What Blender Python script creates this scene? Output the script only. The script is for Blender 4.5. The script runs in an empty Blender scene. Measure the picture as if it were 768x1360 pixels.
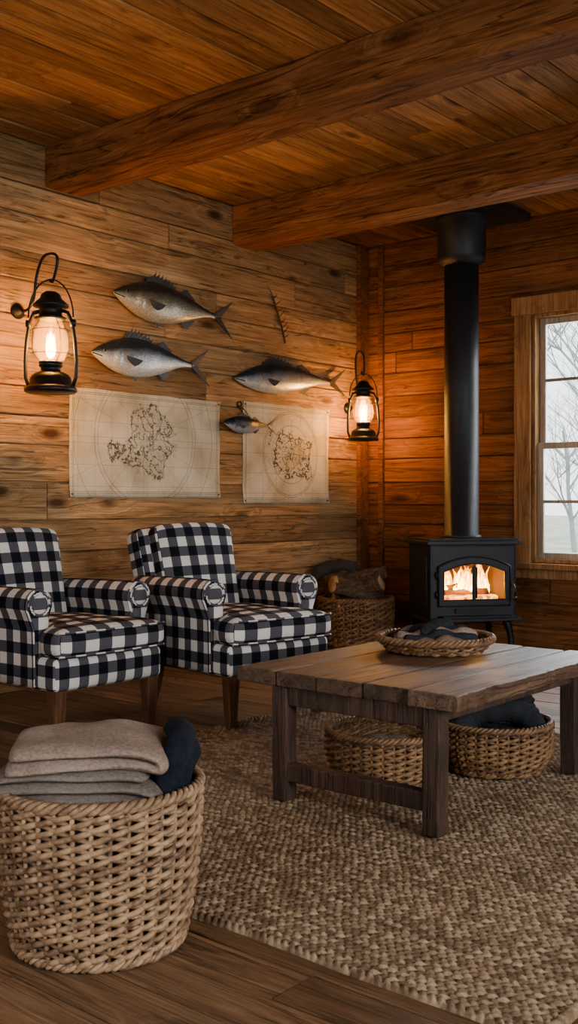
import bpy, bmesh, math, random
import numpy as np
from mathutils import Vector, Matrix, noise
random.seed(7)
SC = bpy.context.scene
COL = SC.collection
PI = math.pi

# ------------------------------------------------------------------ helpers
def T(x, y, z): return Matrix.Translation((x, y, z))
def RX(a): return Matrix.Rotation(math.radians(a), 4, 'X')
def RY(a): return Matrix.Rotation(math.radians(a), 4, 'Y')
def RZ(a): return Matrix.Rotation(math.radians(a), 4, 'Z')

def empty(name, M=None):
    o = bpy.data.objects.new(name, None); COL.objects.link(o)
    o.empty_display_size = .1
    if M is not None: o.matrix_world = M
    return o

class MB:
    def __init__(s): s.v=[]; s.f=[]; s.uv=[]; s.mi=[]; s.sm=[]
    def add(s, verts, faces, M=None, mi=0, sm=False, uvs=None):
        b=len(s.v)
        for p in verts:
            p=Vector(p)
            if M is not None: p=M@p
            s.v.append(p)
        for i,f in enumerate(faces):
            s.f.append([b+k for k in f]); s.mi.append(mi); s.sm.append(sm)
            s.uv.append(uvs[i] if uvs else [(0,0)]*len(f))
    def box(s,c,size,M=None,mi=0,taper=1.0):
        hx,hy,hz=size[0]/2,size[1]/2,size[2]/2
        vs=[]
        for z in (-1,1):
            k=1 if z>0 else taper
            for x,y in ((-1,-1),(1,-1),(1,1),(-1,1)):
                vs.append((c[0]+x*hx*k,c[1]+y*hy*k,c[2]+z*hz))
        fs=[(3,2,1,0),(4,5,6,7),(0,1,5,4),(1,2,6,5),(2,3,7,6),(3,0,4,7)]
        s.add(vs,fs,M,mi)
    def loft(s,rings,M=None,mi=0,sm=True,closed=False,caps=True,uv=False):
        n=len(rings[0]); vs=[p for r in rings for p in r]; fs=[]; us=[]
        per=[0]
        for i in range(n): per.append(per[-1]+(Vector(rings[0][(i+1)%n])-Vector(rings[0][i])).length)
        L=[0]
        for j in range(1,len(rings)): L.append(L[-1]+(Vector(rings[j][0])-Vector(rings[j-1][0])).length)
        m=len(rings)
        for j in range(m if closed else m-1):
            for i in range(n):
                a=j*n+i; b=j*n+(i+1)%n; j2=(j+1)%m
                fs.append((a,b,j2*n+(i+1)%n,j2*n+i))
                l2=L[j+1] if j+1<m else L[j]
                us.append([(per[i],L[j]),(per[i+1],L[j]),(per[i+1],l2),(per[i],l2)])
        if caps and not closed:
            fs.append(tuple(reversed(range(n)))); us.append([(0,0)]*n)
            fs.append(tuple(range((m-1)*n,m*n))); us.append([(0,0)]*n)
        s.add(vs,fs,M,mi,sm,us)
    def tube(s,pts,r,sides=8,closed=False,up=None,M=None,mi=0,caps=True,sm=True):
        pts=[Vector(p) for p in pts]; n=len(pts)
        rs=r if isinstance(r,(list,tuple)) else [r]*n
        rings=[]; prev=None
        for i,p in enumerate(pts):
            a=pts[(i-1)%n] if (closed or i>0) else p
            b=pts[(i+1)%n] if (closed or i<n-1) else p
            t=(b-a).normalized()
            if up is not None:
                sd=t.cross(Vector(up))
                if sd.length<1e-4: sd=t.orthogonal()
                sd.normalize()
            else:
                if prev is None: sd=t.orthogonal().normalized()
                else:
                    sd=prev-t*prev.dot(t)
                    sd=sd.normalized() if sd.length>1e-6 else t.orthogonal().normalized()
                prev=sd
            q=sd.cross(t)
            rings.append([p+(sd*math.cos(2*PI*k/sides)+q*math.sin(2*PI*k/sides))*rs[i] for k in range(sides)])
        s.loft(rings,M,mi,sm,closed,caps)
    def lathe(s,prof,segs=24,M=None,mi=0,sm=True,caps=True):
        rings=[[(r*math.cos(2*PI*k/segs),r*math.sin(2*PI*k/segs),z) for k in range(segs)] for r,z in prof]
        s.loft(rings,M,mi,sm,False,caps)
    def ball(s,c,r,M=None,mi=0,segs=14,sc=(1,1,1)):
        n=8; prof=[(max(1e-4,math.sin(PI*i/n))*1.0,-math.cos(PI*i/n)) for i in range(n+1)]
        rings=[[(c[0]+r*sc[0]*q*math.cos(2*PI*k/segs),c[1]+r*sc[1]*q*math.sin(2*PI*k/segs),c[2]+r*sc[2]*z) for k in range(segs)] for q,z in prof]
        s.loft(rings,M,mi,True)
    def rbox(s,c,size,r,M=None,mi=0,n=8,fn=None,uo=(0,0)):
        h=Vector(size)/2; c=Vector(c)
        def br(hh):
            e=[-hh,-hh+.12*r,-hh+.32*r,-hh+.62*r]
            mid=[-hh+r+(2*hh-2*r)*i/(n-1) for i in range(n)]
            return e+mid+[-x for x in reversed(e)]
        B=[br(h[0]),br(h[1]),br(h[2])]
        def rnd(p):
            inn=Vector([max(-(h[i]-r),min(h[i]-r,p[i])) for i in range(3)])
            d=p-inn
            if d.length>1e-9: p=inn+d.normalized()*r
            if fn: p=fn(p)
            return p+c
        hx,hy,hz=h
        for ax in range(3):
            a,b=[i for i in range(3) if i!=ax]
            for sg in (-1,1):
                A=B[a];Bb=B[b];na=len(A);nb=len(Bb);vs=[];raw=[]
                for i in range(na):
                    for j in range(nb):
                        p=Vector((0,0,0)); p[ax]=sg*h[ax]; p[a]=A[i]; p[b]=Bb[j]
                        x,y,z=p
                        if ax==2: u=(y,x)
                        elif ax==0: u=(y,sg*(hx+hz-z))
                        else: u=(sg*(hy+hz-z),x)
                        raw.append((u[0]+uo[0],u[1]+uo[1])); vs.append(rnd(p))
                fs=[];us=[]
                for i in range(na-1):
                    for j in range(nb-1):
                        q=(i*nb+j,(i+1)*nb+j,(i+1)*nb+j+1,i*nb+j+1)
                        fs.append(q); us.append([raw[k] for k in q])
                s.add(vs,fs,M,mi,True,us)
    def build(s,name,mats,parent=None,M=None,merge=False,bevel=0,segs=2,disp=None,subsurf=0):
        me=bpy.data.meshes.new(name); me.from_pydata([tuple(p) for p in s.v],[],s.f)
        uvl=me.uv_layers.new(name='UVMap'); flat=[]
        for f in s.uv:
            for u in f: flat.extend(u)
        uvl.data.foreach_set('uv',flat)
        me.polygons.foreach_set('material_index',s.mi)
        me.polygons.foreach_set('use_smooth',s.sm)
        for m in (mats if isinstance(mats,(list,tuple)) else [mats]): me.materials.append(m)
        bm=bmesh.new(); bm.from_mesh(me)
        if merge: bmesh.ops.remove_doubles(bm,verts=bm.verts,dist=2e-5)
        bmesh.ops.recalc_face_normals(bm,faces=bm.faces)
        bm.to_mesh(me); bm.free(); me.update()
        o=bpy.data.objects.new(name,me); COL.objects.link(o)
        if M is not None: o.matrix_world=M
        if parent: o.parent=parent
        if bevel:
            b=o.modifiers.new('bevel','BEVEL'); b.width=bevel; b.segments=segs; b.limit_method='ANGLE'; b.angle_limit=math.radians(40)
        if subsurf:
            b=o.modifiers.new('sub','SUBSURF'); b.levels=subsurf; b.render_levels=subsurf
        return o

# ------------------------------------------------------------------ materials
def mat(name):
    m=bpy.data.materials.new(name); m.use_nodes=True
    nt=m.node_tree; b=nt.nodes['Principled BSDF']
    return m,nt,b
def nd(nt,t,ins=None,**kw):
    n=nt.nodes.new(t)
    for k,v in kw.items(): setattr(n,k,v)
    if ins:
        for k,v in ins.items():
            if isinstance(v,bpy.types.NodeSocket): nt.links.new(v,n.inputs[k])
            else: n.inputs[k].default_value=v
    return n
def ramp(nt,fac,stops):
    n=nt.nodes.new('ShaderNodeValToRGB'); nt.links.new(fac,n.inputs[0])
    e=n.color_ramp.elements
    while len(e)<len(stops): e.new(.5)
    for i,(p,c) in enumerate(stops):
        e[i].position=p; e[i].color=(c[0],c[1],c[2],1) if hasattr(c,'__len__') else (c,c,c,1)
    return n.outputs[0]
def mth(nt,op,a,b=None,c=None):
    n=nt.nodes.new('ShaderNodeMath'); n.operation=op
    for i,v in enumerate((a,b,c)):
        if v is None: continue
        if isinstance(v,(int,float)): n.inputs[i].default_value=v
        else: nt.links.new(v,n.inputs[i])
    return n.outputs[0]
def mixc(nt,fac,a,b,mode='MIX'):
    n=nt.nodes.new('ShaderNodeMix'); n.data_type='RGBA'; n.blend_type=mode
    for k,v in ((0,fac),(6,a),(7,b)):
        if isinstance(v,bpy.types.NodeSocket): nt.links.new(v,n.inputs[k])
        elif isinstance(v,(int,float)): n.inputs[k].default_value=v
        else: n.inputs[k].default_value=(v[0],v[1],v[2],1)
    return n.outputs[2]

def wood(name,c1,c2,c3,axis=1,rough=.55,rv=.35,knots=.5,bump=.25,across=11,sheen=.3,cracks=.5,weather=0.,kn=1.,grain=.5):
    m,nt,b=mat(name)
    tc=nd(nt,'ShaderNodeTexCoord'); geo=nd(nt,'ShaderNodeNewGeometry')
    rnd=geo.outputs['Random Per Island']
    off=nd(nt,'ShaderNodeCombineXYZ',{0:mth(nt,'MULTIPLY',rnd,37.),1:mth(nt,'MULTIPLY',rnd,61.),2:mth(nt,'MULTIPLY',rnd,23.)})
    add=nd(nt,'ShaderNodeVectorMath',{0:tc.outputs['Object'],1:off.outputs[0]},operation='ADD').outputs[0]
    def mp(al,ac):
        sc=[ac]*3; sc[axis]=al
        return nd(nt,'ShaderNodeMapping',{'Vector':add,'Scale':sc}).outputs[0]
    # knots push the grain aside
    vo=nd(nt,'ShaderNodeTexVoronoi',{'Vector':mp(1.9,4.6),'Scale':.8*kn,'Randomness':1.})
    bend=ramp(nt,vo.outputs['Distance'],[(.05,1.),(.42,0.)])
    bv=nd(nt,'ShaderNodeVectorMath',{0:mp(.8,across),1:nd(nt,'ShaderNodeCombineXYZ',{0:bend,1:bend,2:bend}).outputs[0]},operation='ADD').outputs[0]
    n1=nd(nt,'ShaderNodeTexNoise',{'Vector':bv,'Scale':1.3,'Detail':8.,'Roughness':.65,'Distortion':1.8}).outputs[0]
    n2=nd(nt,'ShaderNodeTexNoise',{'Vector':mp(2.2,across*10),'Scale':1.,'Detail':5.,'Roughness':.7}).outputs[0]
    n3=nd(nt,'ShaderNodeTexNoise',{'Vector':mp(1.,2.4),'Scale':1.2,'Detail':4.}).outputs[0]
    n4=nd(nt,'ShaderNodeTexNoise',{'Vector':mp(.7,across*1.6),'Scale':1.,'Detail':4.,'Distortion':.6}).outputs[0]
    col=ramp(nt,n1,[(.30,c1),(.5,c2),(.68,c3)])
    g=ramp(nt,n2,[(.34,grain),(.58,1.)])
    col=mixc(nt,1.,col,g,'MULTIPLY')
    g3=ramp(nt,n3,[(.3,.62),(.7,1.2)])
    col=mixc(nt,.8,col,g3,'MULTIPLY')
    if weather:
        n5=nd(nt,'ShaderNodeTexNoise',{'Vector':mp(.9,5.),'Scale':1.,'Detail':6.,'Roughness':.7}).outputs[0]
        wf=ramp(nt,n5,[(.46,0.),(.64,1.)])
        col=mixc(nt,mth(nt,'MULTIPLY',wf,weather),col,(c2[0]*.50,c2[1]*.56,c2[2]*.72))
    ck=ramp(nt,mth(nt,'ABSOLUTE',mth(nt,'SUBTRACT',n4,.5)),[(.0,.22),(.018,1.)])
    col=mixc(nt,cracks,col,ck,'MULTIPLY')
    hgt=mth(nt,'ADD',mth(nt,'ADD',mth(nt,'MULTIPLY',n1,.6),n2),mth(nt,'MULTIPLY',ck,.4))
    if knots>0:
        k=ramp(nt,vo.outputs['Distance'],[(.07,1.),(.10,.8),(.19,0.)])
        col=mixc(nt,mth(nt,'MULTIPLY',k,knots),col,(c1[0]*.22,c1[1]*.18,c1[2]*.15))
    tint=ramp(nt,rnd,[(0.,1-rv),(.5,1.),(1.,1+rv*.6)])
    col=mixc(nt,1.,col,tint,'MULTIPLY')
    nt.links.new(col,b.inputs['Base Color'])
    b.inputs['Roughness'].default_value=rough
    b.inputs['Specular IOR Level'].default_value=sheen
    bp=nd(nt,'ShaderNodeBump',{'Height':hgt,'Strength':bump,'Distance':.01})
    nt.links.new(bp.outputs[0],b.inputs['Normal'])
    return m

def fabric(name,c1,c2,scale=60,rough=.95,bump=.5,stripes=None):
    m,nt,b=mat(name)
    tc=nd(nt,'ShaderNodeTexCoord')
    n=nd(nt,'ShaderNodeTexNoise',{'Vector':tc.outputs['Object'],'Scale':float(scale),'Detail':5.,'Roughness':.7}).outputs[0]
    nb=nd(nt,'ShaderNodeTexNoise',{'Vector':tc.outputs['Object'],'Scale':7.,'Detail':3.}).outputs[0]
    col=ramp(nt,mth(nt,'ADD',mth(nt,'MULTIPLY',n,.6),mth(nt,'MULTIPLY',nb,.4)),[(.35,c1),(.65,c2)])
    h=n
    if stripes:
        w=nd(nt,'ShaderNodeTexWave',{'Vector':tc.outputs['UV'],'Scale':float(stripes),'Distortion':1.5,'Detail':2.}).outputs['Fac']
        h=mth(nt,'ADD',n,mth(nt,'MULTIPLY',w,1.5))
        col=mixc(nt,mth(nt,'MULTIPLY',w,.35),col,c2)
    nt.links.new(col,b.inputs['Base Color']); b.inputs['Roughness'].default_value=rough
    b.inputs['Specular IOR Level'].default_value=.04
    bp=nd(nt,'ShaderNodeBump',{'Height':h,'Strength':bump,'Distance':.006})
    nt.links.new(bp.outputs[0],b.inputs['Normal'])
    return m

def plain(name,c,rough=.5,metal=0,bump=0,spec=.5,scale=40):
    m,nt,b=mat(name)
    tc=nd(nt,'ShaderNodeTexCoord')
    n=nd(nt,'ShaderNodeTexNoise',{'Vector':tc.outputs['Object'],'Scale':float(scale),'Detail':4.}).outputs[0]
    col=ramp(nt,n,[(.3,[x*.8 for x in c]),(.7,[min(1,x*1.2) for x in c])])
    nt.links.new(col,b.inputs['Base Color'])
    b.inputs['Roughness'].default_value=rough; b.inputs['Metallic'].default_value=metal
    b.inputs['Specular IOR Level'].default_value=spec
    if bump:
        bp=nd(nt,'ShaderNodeBump',{'Height':n,'Strength':bump,'Distance':.004})
        nt.links.new(bp.outputs[0],b.inputs['Normal'])
    return m

def emis(name,c,st):
    m,nt,b=mat(name)
    b.inputs['Base Color'].default_value=(0,0,0,1)
    b.inputs['Emission Color'].default_value=(*c,1); b.inputs['Emission Strength'].default_value=st
    return m

def clear_glass(name,tint=(1,1,1),gl=.8,haze=0.):
    m,nt,b=mat(name)
    tr=nd(nt,'ShaderNodeBsdfTransparent',{'Color':(*tint,1)}).outputs[0]
    if haze:
        tl=nd(nt,'ShaderNodeBsdfTranslucent',{'Color':(1,.58,.16,1)})
        tr=nd(nt,'ShaderNodeMixShader',{0:haze,1:tr,2:tl.outputs[0]}).outputs[0]
    gs=nd(nt,'ShaderNodeBsdfGlossy',{'Color':(1,1,1,1),'Roughness':.05})
    fr=nd(nt,'ShaderNodeFresnel',{'IOR':1.45})
    mx=nd(nt,'ShaderNodeMixShader',{0:mth(nt,'MULTIPLY',fr.outputs[0],gl),1:tr,2:gs.outputs[0]})
    nt.links.new(mx.outputs[0],nt.nodes['Material Output'].inputs['Surface'])
    return m

def gingham(name,p=.125):
    m,nt,b=mat(name)
    tc=nd(nt,'ShaderNodeTexCoord')
    sp=nd(nt,'ShaderNodeSeparateXYZ',{0:tc.outputs['UV']})
    def st(o): return mth(nt,'GREATER_THAN',mth(nt,'FRACT',mth(nt,'ADD',mth(nt,'DIVIDE',o,p),50.25)),.5)
    s_=mth(nt,'MULTIPLY',mth(nt,'ADD',st(sp.outputs[0]),st(sp.outputs[1])),.5)
    r=nt.nodes.new('ShaderNodeValToRGB'); r.color_ramp.interpolation='CONSTANT'
    e=r.color_ramp.elements; e.new(.75)
    e[0].position=0; e[0].color=(.68,.62,.56,1)
    e[1].position=.25; e[1].color=(.070,.067,.076,1)
    e[2].position=.75; e[2].color=(.004,.005,.008,1)
    nt.links.new(s_,r.inputs[0])
    n=nd(nt,'ShaderNodeTexNoise',{'Vector':tc.outputs['Object'],'Scale':260.,'Detail':2.}).outputs[0]
    w=nd(nt,'ShaderNodeTexNoise',{'Vector':tc.outputs['Object'],'Scale':9.,'Detail':3.}).outputs[0]
    col=mixc(nt,1.,r.outputs[0],ramp(nt,n,[(.3,.75),(.7,1.1)]),'MULTIPLY')
    nt.links.new(col,b.inputs['Base Color'])
    b.inputs['Roughness'].default_value=.9; b.inputs['Specular IOR Level'].default_value=.1
    bp=nd(nt,'ShaderNodeBump',{'Height':mth(nt,'ADD',mth(nt,'MULTIPLY',n,.15),w),'Strength':.5,'Distance':.02})
    nt.links.new(bp.outputs[0],b.inputs['Normal'])
    return m

def wicker(name,c1,c2):
    m,nt,b=mat(name)
    tc=nd(nt,'ShaderNodeTexCoord'); geo=nd(nt,'ShaderNodeNewGeometry')
    n=nd(nt,'ShaderNodeTexNoise',{'Vector':tc.outputs['Object'],'Scale':28.,'Detail':5.,'Roughness':.7}).outputs[0]
    f=mth(nt,'ADD',mth(nt,'MULTIPLY',n,.8),mth(nt,'MULTIPLY',geo.outputs['Random Per Island'],.2))
    col=ramp(nt,f,[(.36,c1),(.64,c2)])
    nt.links.new(col,b.inputs['Base Color']); b.inputs['Roughness'].default_value=.5
    b.inputs['Specular IOR Level'].default_value=.3
    n2=nd(nt,'ShaderNodeTexNoise',{'Vector':tc.outputs['Object'],'Scale':180.,'Detail':2.}).outputs[0]
    bp=nd(nt,'ShaderNodeBump',{'Height':n2,'Strength':.4,'Distance':.002})
    nt.links.new(bp.outputs[0],b.inputs['Normal'])
    return m

M_wl=wood('wall_wood',(.23,.108,.036),(.45,.240,.092),(.62,.365,.165),axis=1,rough=.7,rv=.34,knots=.95,sheen=.08,bump=.65,cracks=.9,weather=.55,grain=.52)
M_wb=wood('wall_wood_red',(.14,.047,.013),(.26,.098,.030),(.38,.165,.058),axis=0,rough=.65,rv=.34,knots=.85,sheen=.08,bump=.6,cracks=.8,weather=.35,grain=.52)
M_ce=wood('ceiling_wood',(.25,.100,.028),(.43,.195,.060),(.58,.29,.10),axis=1,rough=.7,rv=.30,knots=.8,sheen=.06,bump=.4,cracks=.6,weather=.3,grain=.6)
M_bm=wood('beam_wood',(.15,.050,.014),(.28,.105,.031),(.38,.16,.050),axis=0,rough=.8,rv=.1,knots=.6,across=6,sheen=.04,bump=.5,cracks=.9)
M_fl=wood('floor_wood',(.085,.040,.018),(.175,.088,.040),(.27,.15,.072),axis=0,rough=.55,rv=.35,knots=.7,sheen=.2,bump=.4,cracks=.8,weather=.25)
M_tr=wood('trim_wood',(.25,.11,.038),(.40,.20,.073),(.50,.28,.12),axis=2,rough=.6,rv=.15,knots=.2,sheen=.12)
M_sash=wood('sash_wood',(.40,.30,.20),(.52,.42,.31),(.62,.52,.40),axis=2,rough=.5,rv=.1,knots=0,sheen=.3,cracks=.2)
M_tb=wood('table_wood',(.045,.021,.011),(.120,.060,.031),(.23,.128,.070),axis=1,rough=.38,rv=.4,knots=.9,bump=1.,sheen=.4,cracks=1.,weather=.3,kn=1.5)
M_tl=wood('table_leg_wood',(.028,.013,.008),(.062,.030,.017),(.11,.058,.034),axis=2,rough=.5,rv=.15,knots=.5,bump=.8,cracks=1.,sheen=.3)
M_lg=wood('chair_leg_wood',(.07,.028,.012),(.12,.05,.022),(.17,.075,.034),axis=2,rough=.35,rv=.1,knots=0)
M_bk=wood('bark',(.08,.040,.020),(.21,.12,.060),(.40,.25,.14),axis=1,rough=.9,rv=.5,knots=0,bump=1.,across=16)
M_end=plain('log_end_wood',(.48,.29,.13),.8,bump=.5,scale=30)
M_gh=gingham('buffalo_check',.118)
M_w1=wicker('wicker_tan',(.075,.037,.017),(.34,.205,.108))
M_w2=wicker('wicker_brown',(.068,.030,.012),(.27,.142,.060))
M_iron=plain('black_iron',(.012,.012,.014),.42,.6,bump=.15,scale=120)
M_stove=plain('stove_iron',(.016,.017,.020),.45,.5,bump=.1,scale=150)
M_pipe=plain('flue_black',(.018,.020,.024),.50,.4,scale=20)
M_brass=plain('aged_brass',(.22,.12,.04),.35,.9)
M_soot=plain('firebrick',(.05,.018,.006),.95)
M_gl=clear_glass('clear_glass',gl=.6)
M_globe=clear_glass('globe_glass',(1,.88,.64),gl=1.,haze=.07)
M_flame=emis('lamp_flame',(1,.58,.14),60)

# ------------------------------------------------------------------ room shell
XL,YB,ZC=-5.6,7.83,3.5
XR,YF=2.6,-2.2

def subtract(rects,hole):
    out=[]
    hu0,hu1,hv0,hv1=hole
    for (u0,u1,v0,v1) in rects:
        if hu1<=u0 or hu0>=u1 or hv1<=v0 or hv0>=v1: out.append((u0,u1,v0,v1)); continue
        if u0<hu0: out.append((u0,hu0,v0,v1))
        if u1>hu1: out.append((hu1,u1,v0,v1))
        a,b_=max(u0,hu0),min(u1,hu1)
        if v0<hv0: out.append((a,b_,v0,hv0))
        if v1>hv1: out.append((a,b_,hv1,v1))
    return out
def slab(mb,u0,u1,v0,v1,t0,t1,place):
    vs=[place(u,v,t) for t in (t0,t1) for u,v in ((u0,v0),(u1,v0),(u1,v1),(u0,v1))]
    mb.add(vs,[(3,2,1,0),(4,5,6,7),(0,1,5,4),(1,2,6,5),(2,3,7,6),(3,0,4,7)])
def planks(name,m,u0,u1,v0,v1,w,place,holes=(),lmin=1.8,lmax=4.2,gap=.0035,thick=.03,bev=.005,ext=0):
    mb=MB(); v=v0
    while v<v1-.01:
        w_=w*random.uniform(.84,1.16); ve=min(v+w_,v1)
        if v1-ve<w*.35: ve=v1
        u=u0-random.uniform(0,lmax*.8)
        while u<u1:
            ue=u+random.uniform(lmin,lmax)
            a,b_=max(u,u0),min(ue,u1)
            if u1-b_<.3: b_=u1; ue=u1+1
            if b_-a>.05:
                rs=[(a,b_,v,ve)]
                for h in holes: rs=subtract(rs,h)
                dt=random.uniform(-.005,.0)
                for r in rs:
                    if r[1]-r[0]>.01 and r[3]-r[2]>.01:
                        slab(mb,r[0]+gap*.6,r[1]-gap*.6,r[2]+gap,r[3]-gap,dt,-thick,place)
            u=ue
        v=ve
    rs=[(u0-ext,u1+ext,v0-ext,v1+ext)]
    for h in holes: rs=subtract(rs,h)
    for r in rs: slab(mb,*r,-thick-.12,-thick+.001,place)
    return mb.build(name,m,bevel=bev,segs=2)

WIN=(-3.96,-2.70,.70,2.71)
planks('wall_left',M_wl,YF,YB,0,ZC,.215,lambda u,v,t:(XL+t,u,v),ext=.029,bev=.007,gap=.0045)
planks('wall_back',M_wb,XL,XR,0,ZC,.19,lambda u,v,t:(u,YB-t,v),holes=[WIN],ext=.029,bev=.007,gap=.0045)
RW=(0.2,2.6,.85,2.6)
RW2=(4.0,6.0,.85,2.6)
planks('wall_right',M_wl,YF,YB,0,ZC,.225,lambda u,v,t:(XR-t,u,v),holes=[RW,RW2],ext=.029)
FW=(-3.2,-.8,.5,2.6)
planks('wall_front',M_wb,XL,XR,0,ZC,.2,lambda u,v,t:(u,YF+t,v),holes=[FW],ext=.029)
planks('ceiling',M_ce,YF,YB,XL,XR,.17,lambda u,v,t:(v,u,ZC-t),lmin=2.5,lmax=5,ext=.2)
planks('floor',M_fl,XL,XR,YF,YB,.16,lambda u,v,t:(u,v,t),lmin=1.5,lmax=3.5,gap=.002,bev=.003,ext=.2)

def beam(y0,y1,z0,name):
    mb=MB()
    rings=[]
    n=60
    for i in range(n+1):
        x=XL+.001+(XR-XL-.002)*i/n
        j=lambda k: .010*noise.noise(Vector((x*1.5,k*7.3,y0)))+.004*noise.noise(Vector((x*7,k*3.3,y0)))
        rings.append([(x,y0+j(1),ZC-.002),(x,y0+j(2),z0+j(3)+.02),(x,y0+.02+j(2),z0+j(3)),(x,y1-.02,z0+j(4)),(x,y1,z0+.02+j(4)),(x,y1,ZC-.002)])
    mb.loft(rings,sm=False)
    return mb.build(name,M_bm,bevel=.006)
beam(4.24,4.55,3.235,'ceiling_beam')
beam(6.03,6.34,3.19,'ceiling_beam.001')
beam(1.2,1.51,3.2,'ceiling_beam.002')
mb=MB(); mb.box((XL+.022,YB-.10,ZC/2),(.044,.13,ZC-.01)); mb.build('trim_1',M_wb,bevel=.006)
mb=MB(); mb.box((XL+.17,YB-.016,ZC/2),(.05,.032,ZC-.01)); mb.build('trim_2',M_wb,bevel=.006)
mb=MB(); mb.box((XL+.011,(YF+YB)/2,.07),(.022,YB-YF-.02,.14)); mb.build('baseboard_left',M_wl,bevel=.005)
mb=MB(); mb.box(((XL+XR)/2,YB-.011,.07),(XR-XL-.06,.022,.14)); mb.build('baseboard_back',M_wb,bevel=.005)

# ------------------------------------------------------------------ windows
def window(name,w0,w1,z0,z1,place,m=M_tr):
    P=empty(name)
    def bx(mb,a,b,c,d,t0,t1,mi=0):
        slab_v=[place(u,v,t) for t in (t0,t1) for u,v in ((a,c),(b,c),(b,d),(a,d))]
        mb.add(slab_v,[(3,2,1,0),(4,5,6,7),(0,1,5,4),(1,2,6,5),(2,3,7,6),(3,0,4,7)],mi=mi)
    mb=MB(); cw=.145
    bx(mb,w0-cw,w0,z0-.02,z1+.0,.001,.03); bx(mb,w1,w1+cw,z0-.02,z1,.001,.03)
    bx(mb,w0-cw-.02,w1+cw+.02,z1,z1+cw,.001,.036)
    bx(mb,w0-cw-.03,w1+cw+.03,z0-.05,z0-.005,.001,.08)
    bx(mb,w0-cw,w1+cw,z0-.13,z0-.05,.001,.025)
    mb.build('casing',m,P,bevel=.005)
    mb=MB(); jt=.03
    bx(mb,w0,w0+jt,z0,z1,-.15,.0); bx(mb,w1-jt,w1,z0,z1,-.15,0)
    bx(mb,w0+jt,w1-jt,z1-jt,z1,-.15,0); bx(mb,w0+jt,w1-jt,z0,z0+jt,-.15,0)
    mb.build('jamb',m,P,bevel=.003)
    mb=MB(); a,b=w0+jt,w1-jt; zm=(z0+z1)/2-.06; s=.05
    def sash(c,d,t0,t1,zmun):
        bx(mb,a,a+s,c,d,t0,t1); bx(mb,b-s,b,c,d,t0,t1)
        bx(mb,a+s,b-s,c,c+s,t0,t1); bx(mb,a+s,b-s,d-s,d,t0,t1)
        mm=(a+b)/2
        bx(mb,mm-.012,mm+.012,c+s,d-s,t0+.005,t1-.005)
        bx(mb,a+s,b-s,zmun-.013,zmun+.013,t0+.004,t1-.004)
    sash(zm-.025,z1-jt,-.12,-.085,(zm+z1)/2-.0)
    sash(z0+jt,zm+.025,-.08,-.045,(zm+z0)/2+.02)
    mb.build('sashes',M_sash,P,bevel=.004)
    mb=MB()
    bx(mb,a+.02,b-.02,zm,z1-jt-.02,-.104,-.101); bx(mb,a+.02,b-.02,z0+jt+.02,zm,-.064,-.061)
    mb.build('glass',M_gl,P)
    return P
window('window_1',WIN[0],WIN[1],WIN[2],WIN[3],lambda u,v,t:(u,YB-t,v))
window('window_2',RW[0],RW[1],RW[2],RW[3],lambda u,v,t:(XR-t,u,v))
window('window_3',RW2[0],RW2[1],RW2[2],RW2[3],lambda u,v,t:(XR-t,u,v))
window('window_4',FW[0],FW[1],FW[2],FW[3],lambda u,v,t:(u,YF+t,v))

# outdoors
m,nt,b=mat('frosty_grass')
tc=nd(nt,'ShaderNodeTexCoord')
n=nd(nt,'ShaderNodeTexNoise',{'Vector':tc.outputs['Object'],'Scale':.5,'Detail':6.}).outputs[0]
nt.links.new(ramp(nt,n,[(.3,(.28,.30,.17)),(.7,(.52,.52,.38))]),b.inputs['Base Color']); b.inputs['Roughness'].default_value=1
mb=MB(); mb.box((0,40,-.35),(120,120,.1)); 
mb.build('ground_outside',m)
M_tree=plain('misty_tree',(.27,.29,.28),1.,scale=2)
random.seed(3)
def tree(name,x,y,h):
    mb=MB()
    def branch(p,d,L,r,depth):
        pts=[p]; q=p.copy(); dd=d.copy()
        for i in range(4):
            dd=(dd+Vector((random.uniform(-.15,.15),random.uniform(-.15,.15),random.uniform(-.02,.12)))).normalized()
            q=q+dd*L/4; pts.append(q.copy())
        mb.tube(pts,[r,r*.85,r*.7,r*.55,r*.4],5,caps=False)
        if depth>0:
            for i in range(7 if depth>1 else 6):
                k=random.choice([1,2,3,4]); a=random.uniform(0,2*PI)
                nd_=(dd*.7+Vector((math.cos(a),math.sin(a),random.uniform(.1,.5)))*.8).normalized()
                branch(pts[k].copy(),nd_,L*.6,r*.42,depth-1)
    branch(Vector((x,y,-.3)),Vector((0,0,1)),h*.6,h*.014,3)
    mb.build(name,M_tree)
tree('bare_tree',-13.6,32,9); tree('bare_tree.001',-16.0,38,11); tree('bare_tree.002',-14.5,36,9); tree('bare_tree.003',-13.3,29,6); tree('bare_tree.004',-17.5,44,11)

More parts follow.
